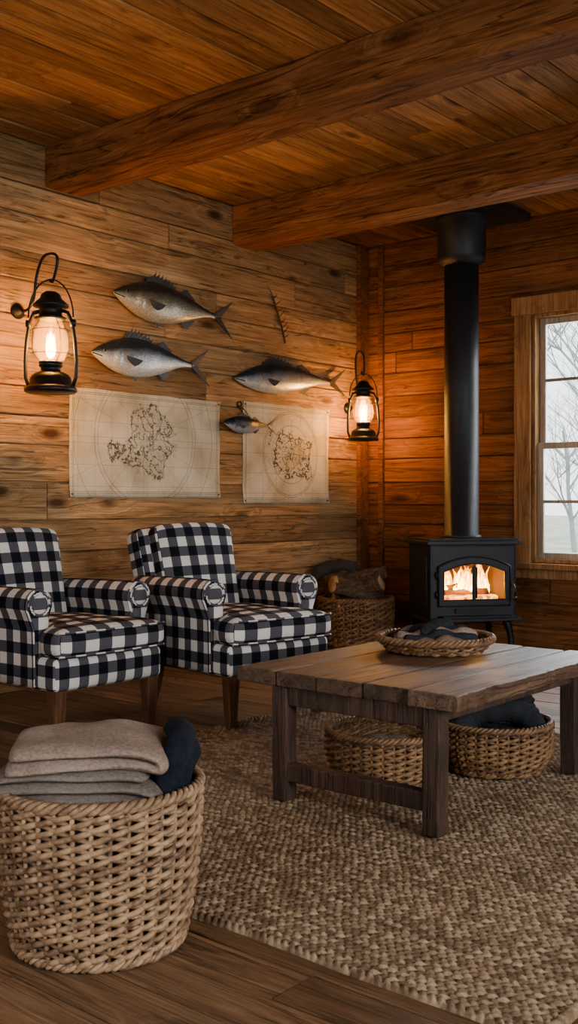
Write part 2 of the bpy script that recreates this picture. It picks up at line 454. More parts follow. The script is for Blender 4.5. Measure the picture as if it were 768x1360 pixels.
# ------------------------------------------------------------------ rug
def rug():
    x0,x1,y0,y1=-3.85,-1.05,2.14,5.0
    st=.0046
    nx=int((x1-x0)/st); ny=int((y1-y0)/st)
    X,Y=np.meshgrid(np.linspace(x0,x1,nx),np.linspace(y0,y1,ny))
    wob=.006*np.sin(X*5.1)+.004*np.sin(X*13.+1)
    V=(Y+wob)/.0195; row=np.floor(V); fv=V-row
    par=np.where(row%2==0,1.,-1.)
    jit=np.sin(row*12.9898)*.15
    U=X/.029+.5*(row%2)+jit+par*.45*(fv-.5)
    U=U+.08*np.sin(X*31+row*2.1)
    cu=np.floor(U); fu=U-cu
    h=np.sqrt(np.clip(1-(2*fv-1)**2*.98,0,1))*np.clip(1-np.abs(2*fu-1)**2.5*.8,0,1)
    hs=np.abs(np.sin(cu*127.1+row*311.7)*43758.5453); hs=hs-np.floor(hs)
    Z=.005+.012*h*(.8+.3*hs)
    ed=np.minimum(np.minimum(X-x0,x1-X),np.minimum(Y-y0,y1-Y))
    band=ed<.032
    s_=np.where(np.minimum(Y-y0,y1-Y)<.032,X,Y)
    hb=np.sqrt(np.clip(1-((ed-.016)/.016)**2,0,1))*(.40+.60*np.abs(np.sin((s_+ed*.7)*PI/.026)))
    Z=np.where(band,.002+.018*hb,Z)
    Z[0,:]=0.0005;Z[-1,:]=0.0005;Z[:,0]=0.0005;Z[:,-1]=0.0005
    Yo=Y+.010*np.sin(X*2.3)+.004*np.sin(X*9)
    co=np.stack([X,Yo,Z],-1).reshape(-1,3)
    me=bpy.data.meshes.new('jute_rug'); me.vertices.add(len(co)); me.vertices.foreach_set('co',co.ravel().astype(np.float32))
    idx=np.arange(nx*ny).reshape(ny,nx)
    q=np.stack([idx[:-1,:-1],idx[:-1,1:],idx[1:,1:],idx[1:,:-1]],-1).reshape(-1,4)
    me.loops.add(q.size); me.loops.foreach_set('vertex_index',q.ravel().astype(np.int32))
    me.polygons.add(len(q)); me.polygons.foreach_set('loop_start',np.arange(0,q.size,4,dtype=np.int32))
    me.polygons.foreach_set('loop_total',np.full(len(q),4,dtype=np.int32))
    me.update(calc_edges=True)
    at=me.attributes.new('tint','FLOAT','POINT'); at.data.foreach_set('value',hs.ravel().astype(np.float32))
    me.polygons.foreach_set('use_smooth',np.ones(len(q),dtype=bool))
    m,nt,b=mat('jute')
    a=nd(nt,'ShaderNodeAttribute'); a.attribute_name='tint'
    tc=nd(nt,'ShaderNodeTexCoord')
    n=nd(nt,'ShaderNodeTexNoise',{'Vector':tc.outputs['Object'],'Scale':90.,'Detail':4.}).outputs[0]
    n2=nd(nt,'ShaderNodeTexNoise',{'Vector':tc.outputs['Object'],'Scale':3.,'Detail':3.}).outputs[0]
    f=mth(nt,'ADD',mth(nt,'MULTIPLY',a.outputs['Fac'],.4),mth(nt,'ADD',mth(nt,'MULTIPLY',n,.5),mth(nt,'MULTIPLY',n2,.2)))
    nt.links.new(ramp(nt,f,[(.25,(.062,.037,.020)),(.55,(.17,.110,.064)),(.85,(.33,.235,.148))]),b.inputs['Base Color'])
    b.inputs['Roughness'].default_value=.9; b.inputs['Specular IOR Level'].default_value=.1
    bp=nd(nt,'ShaderNodeBump',{'Height':n,'Strength':.6,'Distance':.003}); nt.links.new(bp.outputs[0],b.inputs['Normal'])
    me.materials.append(m)
    o=bpy.data.objects.new('jute_rug',me); COL.objects.link(o)
rug()
RUGZ=.0212
# ------------------------------------------------------------------ armchairs
def armchair(name,M,rear=0.0):
    P=empty(name,M)
    def part(mb,n,mats=M_gh,**k):
        o=mb.build(n,mats,**k); o.parent=P; return o
    def puffF(ax,amt,h):
        def fn(p):
            p=p.copy()
            a,b_=[i for i in range(3) if i!=ax]
            k=max(0,1-(p[a]/h[a])**2)*max(0,1-(p[b_]/h[b_])**2)
            p[ax]+=amt*k*(1 if p[ax]>0 else -1)
            return p
        return fn
    def sstep(a,b,x): t=max(0,min(1,(x-a)/(b-a))); return t*t*(3-2*t)
    mb=MB(); mb.rbox((-.03,0,.345),(.86,.70,.165),.03,fn=puffF(0,.012,(.43,.35,.085)),uo=(.0,.03)); part(mb,'seat_base',merge=True)
    def wy(x): return .26+.095*sstep(.235,.275,x)
    mb=MB()
    def cf(p):
        q=p.copy(); xa=p.x+.07
        s_=wy(xa)/.26
        k=max(0,1-(p.x/.37)**2)*max(0,1-(p.y/.26)**2)
        q.y*=s_
        if p.z>0: q.z+=.03*k**.7
        if p.x>.2: q.x+=.018*max(0,1-(p.y/.26)**2)
        q.z+=.005*noise.noise(p*9)
        return q
    mb.rbox((.07,0,.495),(.74,.52,.14),.05,fn=cf,n=20,uo=(0,.02)); part(mb,'seat_cushion',merge=True)
    mb=MB()
    for z in (.437,.552):
        pts=[]
        for y in [-.34+.68*i/14 for i in range(15)]:
            pts.append((.43+.018*max(0,1-(y/.355)**2)-.012*(abs(y)/.34)**8,y,z))
        mb.tube(pts,.007,6,up=(0,0,1))
    part(mb,'cushion_piping')
    AY=.315
    for sgn,nm in ((-1,'arm_1'),(1,'arm_2')):
        prof=[(-.042,.265),(-.042,.45),(-.046,.60)]
        cy,cz,r=.012,.672,.078
        for k in range(15):
            a=math.radians(205-k*(240/14)); prof.append((cy+r*math.cos(a),cz+r*math.sin(a)))
        prof+= [(.046,.55),(.042,.40),(.042,.265)]
        mb=MB(); rings=[]
        xs=[-.49,-.35,-.2,-.05,.08,.18,.225,.24,.248]; ks=[1,1,1,1,1,1,1,.965,.90]
        cen=Vector((.005,.5))
        for x,kk in zip(xs,ks):
            rings.append([(x,sgn*(AY+cen.x+(y-cen.x)*kk),cen.y+(z-cen.y)*(kk if kk==1 else 1-(1-kk)*.35)+.012*math.sin((x+.4)*3.)) for y,z in prof])
        mb.loft(rings,uv=True,sm=True)
        mb.uv[-1]=[(sgn*AY+ .03+ (y), z) for _,y,z in rings[-1]]
        part(mb,nm)
        mb=MB(); last=[Vector(p)+Vector((-.006,0,0)) for p in rings[-2]]
        mb.tube(last,.007,6,closed=True); part(mb,nm+'_piping')
        mb=MB(); cy2=sgn*(AY+cy); pts=[]
        for k in range(40):
            a=2*PI*k/40; rr=.056+.002*math.cos(20*a)
            pts.append((.25,cy2+rr*math.cos(a),cz+.012+rr*math.sin(a)))
        mb.tube(pts,.005,6,closed=True)
        mb.ball((.244,cy2,cz+.012),.05,sc=(.3,1,1)); 
        part(mb,nm+'_scroll')
    R=T(-.34,0,.40)@RY(-15)
    mb=MB()
    def bf(p):
        q=p.copy()
        q.y*=1+.05*(p.z/.34)
        if p.z>.2: q.z-=.03*(p.y/.36)**2
        return q
    mb.rbox((-.06,0,.315),(.15,.68,.70),.05,M=R,fn=bf,uo=(.03,.02)); part(mb,'back_frame',merge=True)
    mb=MB()
    def bf2(p):
        q=bf(p); 
        if p.x>0: q.x+=.03*max(0,1-(p.y/.27)**2)*max(0,1-(p.z/.34)**2)
        return q
    mb.rbox((.045,0,.34),(.12,.54,.63),.05,M=R,fn=bf2,uo=(.0,.05)); part(mb,'back_cushion',merge=True)
    for i,(x,y,sx) in enumerate(((.35,-.30,0),(.35,.30,0),(-.38,-.28,-.07),(-.38,.28,-.07))):
        mb=MB(); rings=[]
        zb=0 if i<2 else -rear
        for t in range(5):
            z=.275+(zb-.275)*t/4; w=.036-.012*(t/4); xo=x+sx*(t/4)**1.5
            rings.append([(xo-w,y-w,z),(xo+w,y-w,z),(xo+w,y+w,z),(xo-w,y+w,z)])
        mb.loft(rings,sm=False); part(mb,'leg_%d'%(i+1),M_lg,bevel=.004)
    mb=MB(); mb.box((-.03,0,.266),(.80,.66,.03)); part(mb,'apron',M_lg,bevel=.004)
    return P
armchair('armchair',T(-4.04,4.38,RUGZ)@RZ(-10),rear=RUGZ-.001)
armchair('armchair.001',T(-4.53,3.55,.001)@RZ(-1))

# ------------------------------------------------------------------ coffee table
TBZ=RUGZ
def coffee_table():
    P=empty('coffee_table',T(0,0,TBZ))
    x0,x1,y0,y1=-2.89,-1.86,3.14,4.42; zt=.512; th=.058
    random.seed(11); mb=MB(); n=5; w=(x1-x0)/n
    for i in range(n):
        a=x0+i*w+.003; b=x0+(i+1)*w-.003; rings=[]
        dy0=random.uniform(-.012,.012); dy1=random.uniform(-.012,.012); dz=random.uniform(-.003,.001)
        m_=60
        for j in range(m_+1):
            y=y0+dy0+(y1-y0+dy1-dy0)*j/m_
            ea=(.010*noise.noise(Vector((y*6,i,1)))+.006*noise.noise(Vector((y*23,i,1)))) if i==0 else .002*noise.noise(Vector((y*19,i,1)))
            eb=(.014*noise.noise(Vector((y*7,i,5)))+.014*noise.noise(Vector((y*25,i,5)))) if i==n-1 else .002*noise.noise(Vector((y*19,i,4)))
            ww=.0015*noise.noise(Vector((y*4,i,9)))+.001*noise.noise(Vector((y*17,i,2)))
            rings.append([(a+ea,y,zt-th),(b+eb,y,zt-th),(b+eb+.004*(i==n-1),y,zt-th*.4+dz),(b+eb*.6-.002,y,zt+dz+ww-.002),(b-.02,y,zt+dz+ww),((a+b)/2,y,zt+dz-ww),(a+.02,y,zt+dz+ww),(a+ea*.6+.002,y,zt+dz+ww-.002),(a+ea,y,zt-th*.4)])
        mb.loft(rings,sm=False)
    o=mb.build('top',M_tb,P,bevel=.004)
    lx=(-2.68,-1.985); ly=(3.19,4.29); lw=.070
    for i,(x,y) in enumerate([(a,b) for a in lx for b in ly]):
        mb=MB(); rings=[]
        for j in range(9):
            z=(zt-th)*j/8; rings.append([(x+sx*lw/2+.004*noise.noise(Vector((z*8,sx*3+x,sy*5+y))),y+sy*lw/2+.004*noise.noise(Vector((z*8+9,sx*3+x,sy*5+y))),z) for sx,sy in ((-1,-1),(1,-1),(1,1),(-1,1))])
        mb.loft(rings,sm=False); mb.build('leg_%d'%(i+1),M_tl,P,bevel=.006)
    mb=MB()
    for y in ly: mb.box(((lx[0]+lx[1])/2,y,zt-th-.04),(lx[1]-lx[0]-lw,.045,.075))
    for x in lx: mb.box((x,(ly[0]+ly[1])/2,zt-th-.03),(.045,ly[1]-ly[0]-lw,.055))
    mb.build('apron',M_tl,P,bevel=.005)
    mb=MB(); mb.box(((lx[0]+lx[1])/2,ly[0],.115),(lx[1]-lx[0]-lw+.01,.055,.07)); mb.build('stretcher',M_tl,P,bevel=.006)
coffee_table()
# ------------------------------------------------------------------ baskets
def basket(name,loc,rb,rt,h,rows,stakes,m,bulge=.01,rim=.012,lining=True):
    P=empty(name,T(*loc)); mb=MB()
    pitch=h/rows; rs=pitch*.60; amp=rs*.85
    def R(z): t=z/h; return rb+(rt-rb)*t+bulge*math.sin(PI*t)
    for i in range(rows):
        z=(i+.5)*pitch+rs*.3*(1-i/rows); pts=[]; n=stakes*4
        zr=.15*pitch*random.uniform(-1,1)
        for k in range(n):
            a=2*PI*k/n; ph=stakes/2*a+i*PI
            wv=math.cos(ph)
            rr=R(z)+amp*wv
            pts.append((rr*math.cos(a),rr*math.sin(a),z+zr*math.sin(a*3+i)+.42*pitch*math.sin(ph)))
        mb.tube(pts,rs,6,closed=True,up=(0,0,1))
    for k in range(stakes):
        a=2*PI*(k+.5)/stakes
        pts=[((R(z)-.001)*math.cos(a),(R(z)-.001)*math.sin(a),z+.004) for z in [h*j/6 for j in range(7)]]
        mb.tube(pts,rs*.8,5)
    mb.build('weave',m,P)
    mb=MB(); 
    for zz,rr0,q in ((h,rt,rim),(rim*1.0,rb+.004,rim*.8)):
        nt_=int(2*PI*rr0/(q*5.5))
        for s in range(3):
            pts=[]; n=nt_*8
            for k in range(n):
                a=2*PI*k/n; ph=nt_*a+2*PI*s/3
                pts.append(((rr0+q*.75*math.cos(ph))*math.cos(a),(rr0+q*.75*math.cos(ph))*math.sin(a),zz+q*.75*math.sin(ph)))
            mb.tube(pts,q*.62,6,closed=True,up=(0,0,1))
    mb.build('braided_rim',m,P)
    mb=MB(); mb.lathe([(.01,.006),(rb-.004,.006),(rb-.004,.014),(.01,.014)],40); mb.build('base',m,P)
    return P

def roll_obj(mb,pts,r,wr=.006,mi=0,rib=0,sides=18,per=10):
    pts=[Vector(p) for p in pts]; n=len(pts)
    res=[]
    for i in range(n-1):
        p0=pts[max(i-1,0)];p1=pts[i];p2=pts[i+1];p3=pts[min(i+2,n-1)]
        for j in range(per):
            t=j/per
            res.append(.5*((2*p1)+(p2-p0)*t+(2*p0-5*p1+4*p2-p3)*t*t+(3*p1-p0-3*p2+p3)*t**3))
    res.append(pts[-1]); m_=len(res); rs=[]
    for i in range(m_):
        t=i/(m_-1); e=min(1,math.sqrt(max(0,1-(abs(2*t-1))**8)))
        rs.append(max(.002,r*e*(1+(rib*math.cos(i*PI) if rib else 0))))
    b=len(mb.v)
    mb.tube(res,rs,sides,mi=mi)
    for k in range(b,len(mb.v)):
        p=mb.v[k]; mb.v[k]=p+Vector((noise.noise(p*14),noise.noise(p*14+Vector((5,5,5))),noise.noise(p*14+Vector((9,2,1)))))*wr*2

def folded(mb,w,d,t,layers,M,mi=0,wr=.004,sag=0):
    """serpentine folded blanket: the cloth runs back and forth along local x"""
    path=[]; z=0; step=t*1.04
    for l in range(layers):
        e0=random.uniform(-.012,.006); e1=random.uniform(-.012,.006)
        xs=[(-d/2-e0)+(d+e0+e1)*i/14 for i in range(15)]
        if l%2: xs=xs[::-1]
        for x in xs: path.append((x,z))
        if l<layers-1:
            cx=xs[-1]; s=1 if cx>0 else -1
            for k in range(1,6):
                a=PI*k/6; path.append((cx+s*math.sin(a)*step/2,z+step/2-math.cos(a)*step/2))
        z+=step
    rings=[]; n=len(path)
    nw=20
    for i,(x,zz) in enumerate(path):
        a=path[max(i-1,0)];b_=path[min(i+1,n-1)]
        tx,tz=b_[0]-a[0],b_[1]-a[1]; L=math.hypot(tx,tz) or 1; nx,nz=-tz/L,tx/L
        ring=[]
        for side in (1,-1):
            rng=range(nw+1) if side==1 else range(nw,-1,-1)
            for k in rng:
                u=2*k/nw-1; hw=t/2*(max(.25,1-abs(u)**18))
                y=u*w/2
                ring.append(Vector((x+nx*side*hw,y,zz+nz*side*hw)))
        rings.append(ring)
    out=[]
    for r in rings:
        rr=[]
        for p in r:
            q=p+Vector((noise.noise(p*8)*wr*2,noise.noise(Vector((p.x*6,0,p.z*20)))*wr*2,noise.noise(Vector((p.x*7,p.y*7,p.z*2)))*wr*2+noise.noise(Vector((p.x*20,p.y*20,p.z*4)))*wr*.6))
            q.z-=sag*(p.y/(w/2))**2 + sag*.9*(p.x/(d/2))**2
            rr.append(q)
        out.append(rr)
    mb.loft(out,M,mi)

F_taupe=fabric('taupe_wool',(.14,.098,.072),(.33,.25,.190),110,bump=.9)
F_grey=fabric('grey_wool',(.085,.063,.050),(.215,.175,.145),110,bump=.9)
F_navy=fabric('dark_denim',(.005,.006,.009),(.014,.017,.023),80)
F_char=fabric('charcoal_knit',(.008,.009,.011),(.028,.030,.033),60,bump=1.,stripes=14)
F_brown=fabric('brown_knit',(.08,.048,.032),(.18,.12,.082),60,bump=.8,stripes=14)

BX,BY=-2.255,1.895
random.seed(5)
bk=basket('wicker_basket',(BX,BY,.003),.225,.272,.425,30,36,M_w1,bulge=.012,rim=.013)
Mb=RZ(39.8-90)  # local x toward the camera, y to the right
random.seed(14)
mb=MB(); folded(mb,.36,.40,.030,3,T(0,0,.425)@Mb@T(.0,-.03,0)@RX(1)@RZ(88),0,sag=.010,wr=.006); o=mb.build('grey_blanket',F_grey,merge=True,subsurf=1); o.parent=bk
mb=MB(); folded(mb,.34,.40,.034,2,T(0,0,.521)@Mb@T(.015,-.035,0)@RX(1)@RZ(95),0,sag=.016,wr=.009); o=mb.build('taupe_blanket',F_taupe,merge=True,subsurf=1); o.parent=bk
mb=MB()
def bl(x,y,z):
    v=Mb@Vector((x,y,0)); return (v.x,v.y,z)
roll_obj(mb,[bl(.11,.185,.40),bl(.09,.21,.50),bl(.0,.22,.545),bl(-.10,.205,.53),bl(-.13,.19,.40)],.040)
roll_obj(mb,[bl(.06,.20,.38),bl(.05,.225,.48),bl(-.04,.23,.50),bl(-.06,.19,.38)],.040)
o=mb.build('denim_throw',F_navy); o.parent=bk
mb=MB(); mb.lathe([(.02,.02),(.20,.02),(.235,.39),(.02,.40)],32); o=mb.build('packed_cloth',F_grey); o.parent=bk

bA=basket('low_wicker_basket',(-2.55,3.70,RUGZ+.003),.205,.245,.205,15,34,M_w2,bulge=.018,rim=.012)
mb=MB(); roll_obj(mb,[(-.14,-.05,.10),(-.03,.03,.13),(.08,.05,.12),(.16,-.02,.09)],.05)
roll_obj(mb,[(-.12,.10,.08),(0,.13,.10),(.12,.12,.07)],.045)
roll_obj(mb,[(-.10,-.12,.08),(0,-.10,.10),(.12,-.10,.08)],.045)
o=mb.build('rolled_socks',F_grey); o.parent=bA
mb=MB(); mb.lathe([(.02,.02),(.20,.02),(.205,.06),(.02,.07)],28); o=mb.build('liner',F_brown); o.parent=bA
bB=basket('low_wicker_basket.001',(-2.285,4.16,RUGZ+.003),.205,.245,.205,15,34,M_w2,bulge=.018,rim=.012)
mb=MB()
for s in range(4):
    roll_obj(mb,[(-.19+.02*s,-.10+.06*s,.17),(-.10,-.08+.07*s,.245+.012*s),(.02,-.08+.065*s,.265+.01*s),(.13,-.06+.05*s,.245),(.19,-.05+.04*s,.18)],.052,rib=.05)
roll_obj(mb,[(-.14,.02,.27),(-.04,.06,.32),(.08,.04,.32),(.16,.0,.26)],.048,rib=.05)
o=mb.build('charcoal_knit_blanket',F_char); o.parent=bB
o.rotation_euler=(0,0,math.radians(35))
mb=MB(); mb.lathe([(.02,.02),(.20,.02),(.23,.17),(.02,.19)],28); o=mb.build('packed_cloth',F_char); o.parent=bB

TZ=TBZ+.512+.0075
bt=basket('wicker_tray',(-2.49,4.0,TZ),.20,.25,.055,5,40,M_w2,bulge=.004,rim=.013)
mb=MB()
for i,(o_,mi_,hz) in enumerate([(-.13,1,.048),(-.085,2,.065),(-.035,3,.075),(.015,2,.082),(.06,0,.074),(.105,2,.060),(.14,1,.048)]):
    l=math.sqrt(max(.0,.195**2-o_**2))*.92
    pts=[(-l+2*l*k/6,o_+.018*math.sin(k*1.7+i*1.3),hz-.014*abs(k-3)/3+.010*math.sin(k*2.3+i)) for k in range(7)]
    roll_obj(mb,pts,.028,wr=.005,mi=mi_,rib=.05,per=12)
roll_obj(mb,[(-.08,-.10,.085),(-.03,-.03,.108),(.05,.02,.108),(.11,.09,.08)],.024,mi=2,rib=.06,per=12)
o=mb.build('knitted_scarves',[F_grey,F_brown,F_char,F_taupe]); o.parent=bt; o.rotation_euler=(0,0,math.radians(50))
mb=MB(); mb.lathe([(.02,.012),(.19,.012),(.20,.03),(.02,.032)],28); o=mb.build('liner',F_brown); o.parent=bt

bw=basket('firewood_basket',(-5.19,7.10,.004),.26,.30,.38,18,32,M_w2,bulge=.02,rim=.018)
mb=MB(); rl=random.Random(9)
def log(mb,p,q,r,mi=0):
    p=Vector(p);q=Vector(q); n=9; pts=[p.lerp(q,i/n) for i in range(n+1)]
    b=len(mb.v); mb.tube(pts,[r*(1+.04*math.sin(i*2.1)) for i in range(n+1)],14)
    for k in range(b,len(mb.v)):
        v=mb.v[k]; mb.v[k]=v+Vector((noise.noise(v*18),noise.noise(v*18+Vector((3,3,3))),noise.noise(v*18+Vector((8,1,0)))))*r*.16
    mb.mi[-1]=1; mb.mi[-2]=1
D=Vector((.77,.64,0))
for i,(off,z,r,tl) in enumerate([(-.14,.33,.07,.02),(.0,.34,.075,-.02),(.13,.36,.065,.03),(-.08,.45,.065,.07),(.07,.47,.07,-.05),(0,.56,.055,.04),(-.19,.41,.05,.02),(.17,.44,.045,-.06)]):
    nrm=Vector((.64,-.77,0))
    a=rl.uniform(-.8,.8); d=(D+nrm*a).normalized()
    c=nrm*off
    L=.25 if z>.4 else .20
    log(mb,c-d*L+Vector((0,0,z-tl)),c+d*L+Vector((0,0,z+tl)),r)
o=mb.build('logs',[M_bk,M_end]); o.parent=bw
mb=MB(); mb.lathe([(.02,.02),(.24,.02),(.27,.28),(.02,.30)],28); o=mb.build('kindling_fill',M_bk); o.parent=bw
mb=MB(); roll_obj(mb,[(-.30,-.20,.56),(-.2,-.12,.64),(-.08,-.05,.66),(.0,.0,.62)],.05,wr=.012); o=mb.build('dark_log',plain('dark_bark',(.03,.024,.02),.95,bump=.8)); o.parent=bw

# ------------------------------------------------------------------ lanterns
def spl(pts,n=8):
    pts=[Vector(p) for p in pts]; r=[]
    for i in range(len(pts)-1):
        p0=pts[max(i-1,0)];p1=pts[i];p2=pts[i+1];p3=pts[min(i+2,len(pts)-1)]
        for j in range(n):
            t=j/n; r.append(.5*((2*p1)+(p2-p0)*t+(2*p0-5*p1+4*p2-p3)*t*t+(3*p1-p0-3*p2+p3)*t**3))
    r.append(pts[-1]); return r
def lantern(name,loc,s,wallpt,ctrl,power):
    M=T(*loc)@RZ(35)
    P=empty(name,M)
    def put(mb,n,m): o=mb.build(n,m); o.parent=P; return o
    S=Matrix.Scale(s,4)
    mb=MB()
    mb.lathe([(.001,0),(.128,0),(.138,.008),(.138,.024),(.125,.034),(.112,.04),(.108,.075),(.095,.095),(.07,.108),(.052,.114),(.052,.135),(.062,.140),(.062,.155),(.03,.16),(.001,.16)],32,M=S)
    mb.lathe([(.058,.385),(.078,.388),(.082,.398),(.066,.405),(.060,.41),(.060,.45),(.092,.455),(.096,.462),(.074,.485),(.056,.50),(.050,.52),(.030,.535),(.001,.54)],32,M=S)
    mb.tube([(.058*math.cos(2*PI*k/24),.058*math.sin(2*PI*k/24),.16) for k in range(24)],.006,6,closed=True,M=S)
    put(mb,'tank_and_cap',M_iron)
    mb=MB()
    for q in (-1,1):
        mb.tube([(q*.118,0,.03),(q*.136,0,.08),(q*.138,0,.17),(q*.130,0,.28),(q*.116,0,.37),(q*.092,0,.425),(q*.06,0,.435)],.0105,8,M=S)
        mb.tube([(q*.120,0,.35),(q*.120,0,.385)],.017,8,M=S)
    for z,r in ((.205,.102),(.33,.102)):
        mb.tube([(r*math.cos(2*PI*k/28),r*math.sin(2*PI*k/28),z) for k in range(28)],.0024,5,closed=True,M=S)
    for k in range(4):
        a=PI/4+k*PI/2; mb.tube([(r*math.cos(a),r*math.sin(a),z) for r,z in ((.06,.16),(.102,.205),(.108,.27),(.102,.33),(.06,.39))],.0024,5,M=S)
    mb.tube([(.122*math.cos(PI*k/16),0,.40+.20*math.sin(PI*k/16)) for k in range(17)],.0045,6,M=S)
    put(mb,'frame_and_bail',M_iron)
    mb=MB(); mb.lathe([(.055,.158),(.075,.185),(.090,.225),(.094,.265),(.088,.31),(.070,.355),(.056,.386)],32,M=S,caps=False); put(mb,'glass_globe',M_globe)
    mb=MB(); mb.lathe([(.018,.155),(.02,.175),(.012,.185),(.001,.186)],12,M=S); put(mb,'burner',M_brass)
    mb=MB(); mb.lathe([(.002,.180),(.018,.195),(.027,.222),(.023,.255),(.011,.290),(.001,.325)],14,M=S); put(mb,'flame',M_flame)
    mb=MB(); mb.tube(spl(ctrl),.009,8)
    mb.lathe([(.001,0),(.05,0),(.05,.012),(.034,.02),(.02,.045),(.001,.05)],20,M=T(*wallpt)@RY(90))
    o=mb.build('wall_bracket',M_iron); o.parent=P; o.matrix_parent_inverse=M.inverted()
    L=bpy.data.lights.new('lamp_light','POINT'); L.color=(1,.47,.10); L.energy=power; L.shadow_soft_size=.05
    lo=bpy.data.objects.new('lamp_light',L); COL.objects.link(lo); lo.parent=P; lo.location=(0,0,.245*s)
    return P
s1=1.16
tz=1.86+.60*s1
lantern('hurricane_lantern',(-5.26,4.03,1.86),s1,(-5.6,4.03,2.40),
   [(-5.57,4.03,2.40),(-5.49,4.03,2.40),(-5.43,4.03,2.46),(-5.40,4.03,2.60),(-5.34,4.03,2.70),(-5.26,4.03,2.715),(-5.20,4.03,2.69),(-5.20,4.03,2.63),(-5.24,4.03,tz-.012),(-5.27,4.03,tz+.0)],115)
s2=.96; z2=1.71
tz=z2+.60*s2
lantern('hurricane_lantern.001',(-5.28,7.33,z2),s2,(-5.6,7.53,2.02),
   [(-5.57,7.53,2.02),(-5.50,7.52,2.03),(-5.46,7.50,2.12),(-5.46,7.47,2.30),(-5.44,7.44,2.44),(-5.37,7.38,2.49),(-5.29,7.34,2.46),(-5.27,7.33,2.36),(-5.28,7.33,tz-.01),(-5.30,7.33,tz+.02)],85)

# ------------------------------------------------------------------ fish
def fishmat(name,back,flank,belly):
    m,nt,b=mat(name)
    tc=nd(nt,'ShaderNodeTexCoord'); sp=nd(nt,'ShaderNodeSeparateXYZ',{0:tc.outputs['UV']})
    n=nd(nt,'ShaderNodeTexNoise',{'Vector':tc.outputs['Object'],'Scale':9.,'Detail':6.,'Roughness':.7}).outputs[0]
    f=mth(nt,'ADD',sp.outputs[1],mth(nt,'MULTIPLY',mth(nt,'SUBTRACT',n,.5),.35))
    col=ramp(nt,f,[(.22,belly),(.45,flank),(.60,[(a+b_)/2 for a,b_ in zip(flank,back)]),(.74,back)])
    vo=nd(nt,'ShaderNodeTexVoronoi',{'Vector':nd(nt,'ShaderNodeMapping',{'Vector':tc.outputs['Object'],'Scale':(.8,1,1.3)}).outputs[0],'Scale':75.}).outputs['Distance']
    col=mixc(nt,.6,col,ramp(nt,vo,[(.1,.5),(.6,1.15)]),'MULTIPLY')
    sk=nd(nt,'ShaderNodeTexNoise',{'Vector':tc.outputs['Object'],'Scale':38.,'Detail':2.}).outputs[0]
    col=mixc(nt,mth(nt,'MULTIPLY',ramp(nt,sk,[(.58,0.),(.64,1.)]),mth(nt,'MULTIPLY',sp.outputs[1],.5)),col,back)
    nt.links.new(col,b.inputs['Base Color']); b.inputs['Roughness'].default_value=.30; b.inputs['Metallic'].default_value=.35
    bp=nd(nt,'ShaderNodeBump',{'Height':vo,'Strength':.4,'Distance':.004}); nt.links.new(bp.outputs[0],b.inputs['Normal'])
    return m
M_f1=fishmat('fish_skin_olive',(.028,.027,.019),(.18,.155,.10),(.46,.40,.29))
M_f2=fishmat('fish_skin_silver',(.020,.026,.036),(.26,.28,.30),(.66,.63,.57))
M_f3=fishmat('fish_skin_blue',(.006,.010,.018),(.030,.045,.065),(.42,.42,.42))
M_fin=plain('fish_fin',(.030,.029,.030),.5,bump=.5,scale=60)
M_eye=plain('fish_eye',(.01,.01,.01),.1)
M_eyer=plain('fish_eye_ring',(.35,.27,.13),.3)
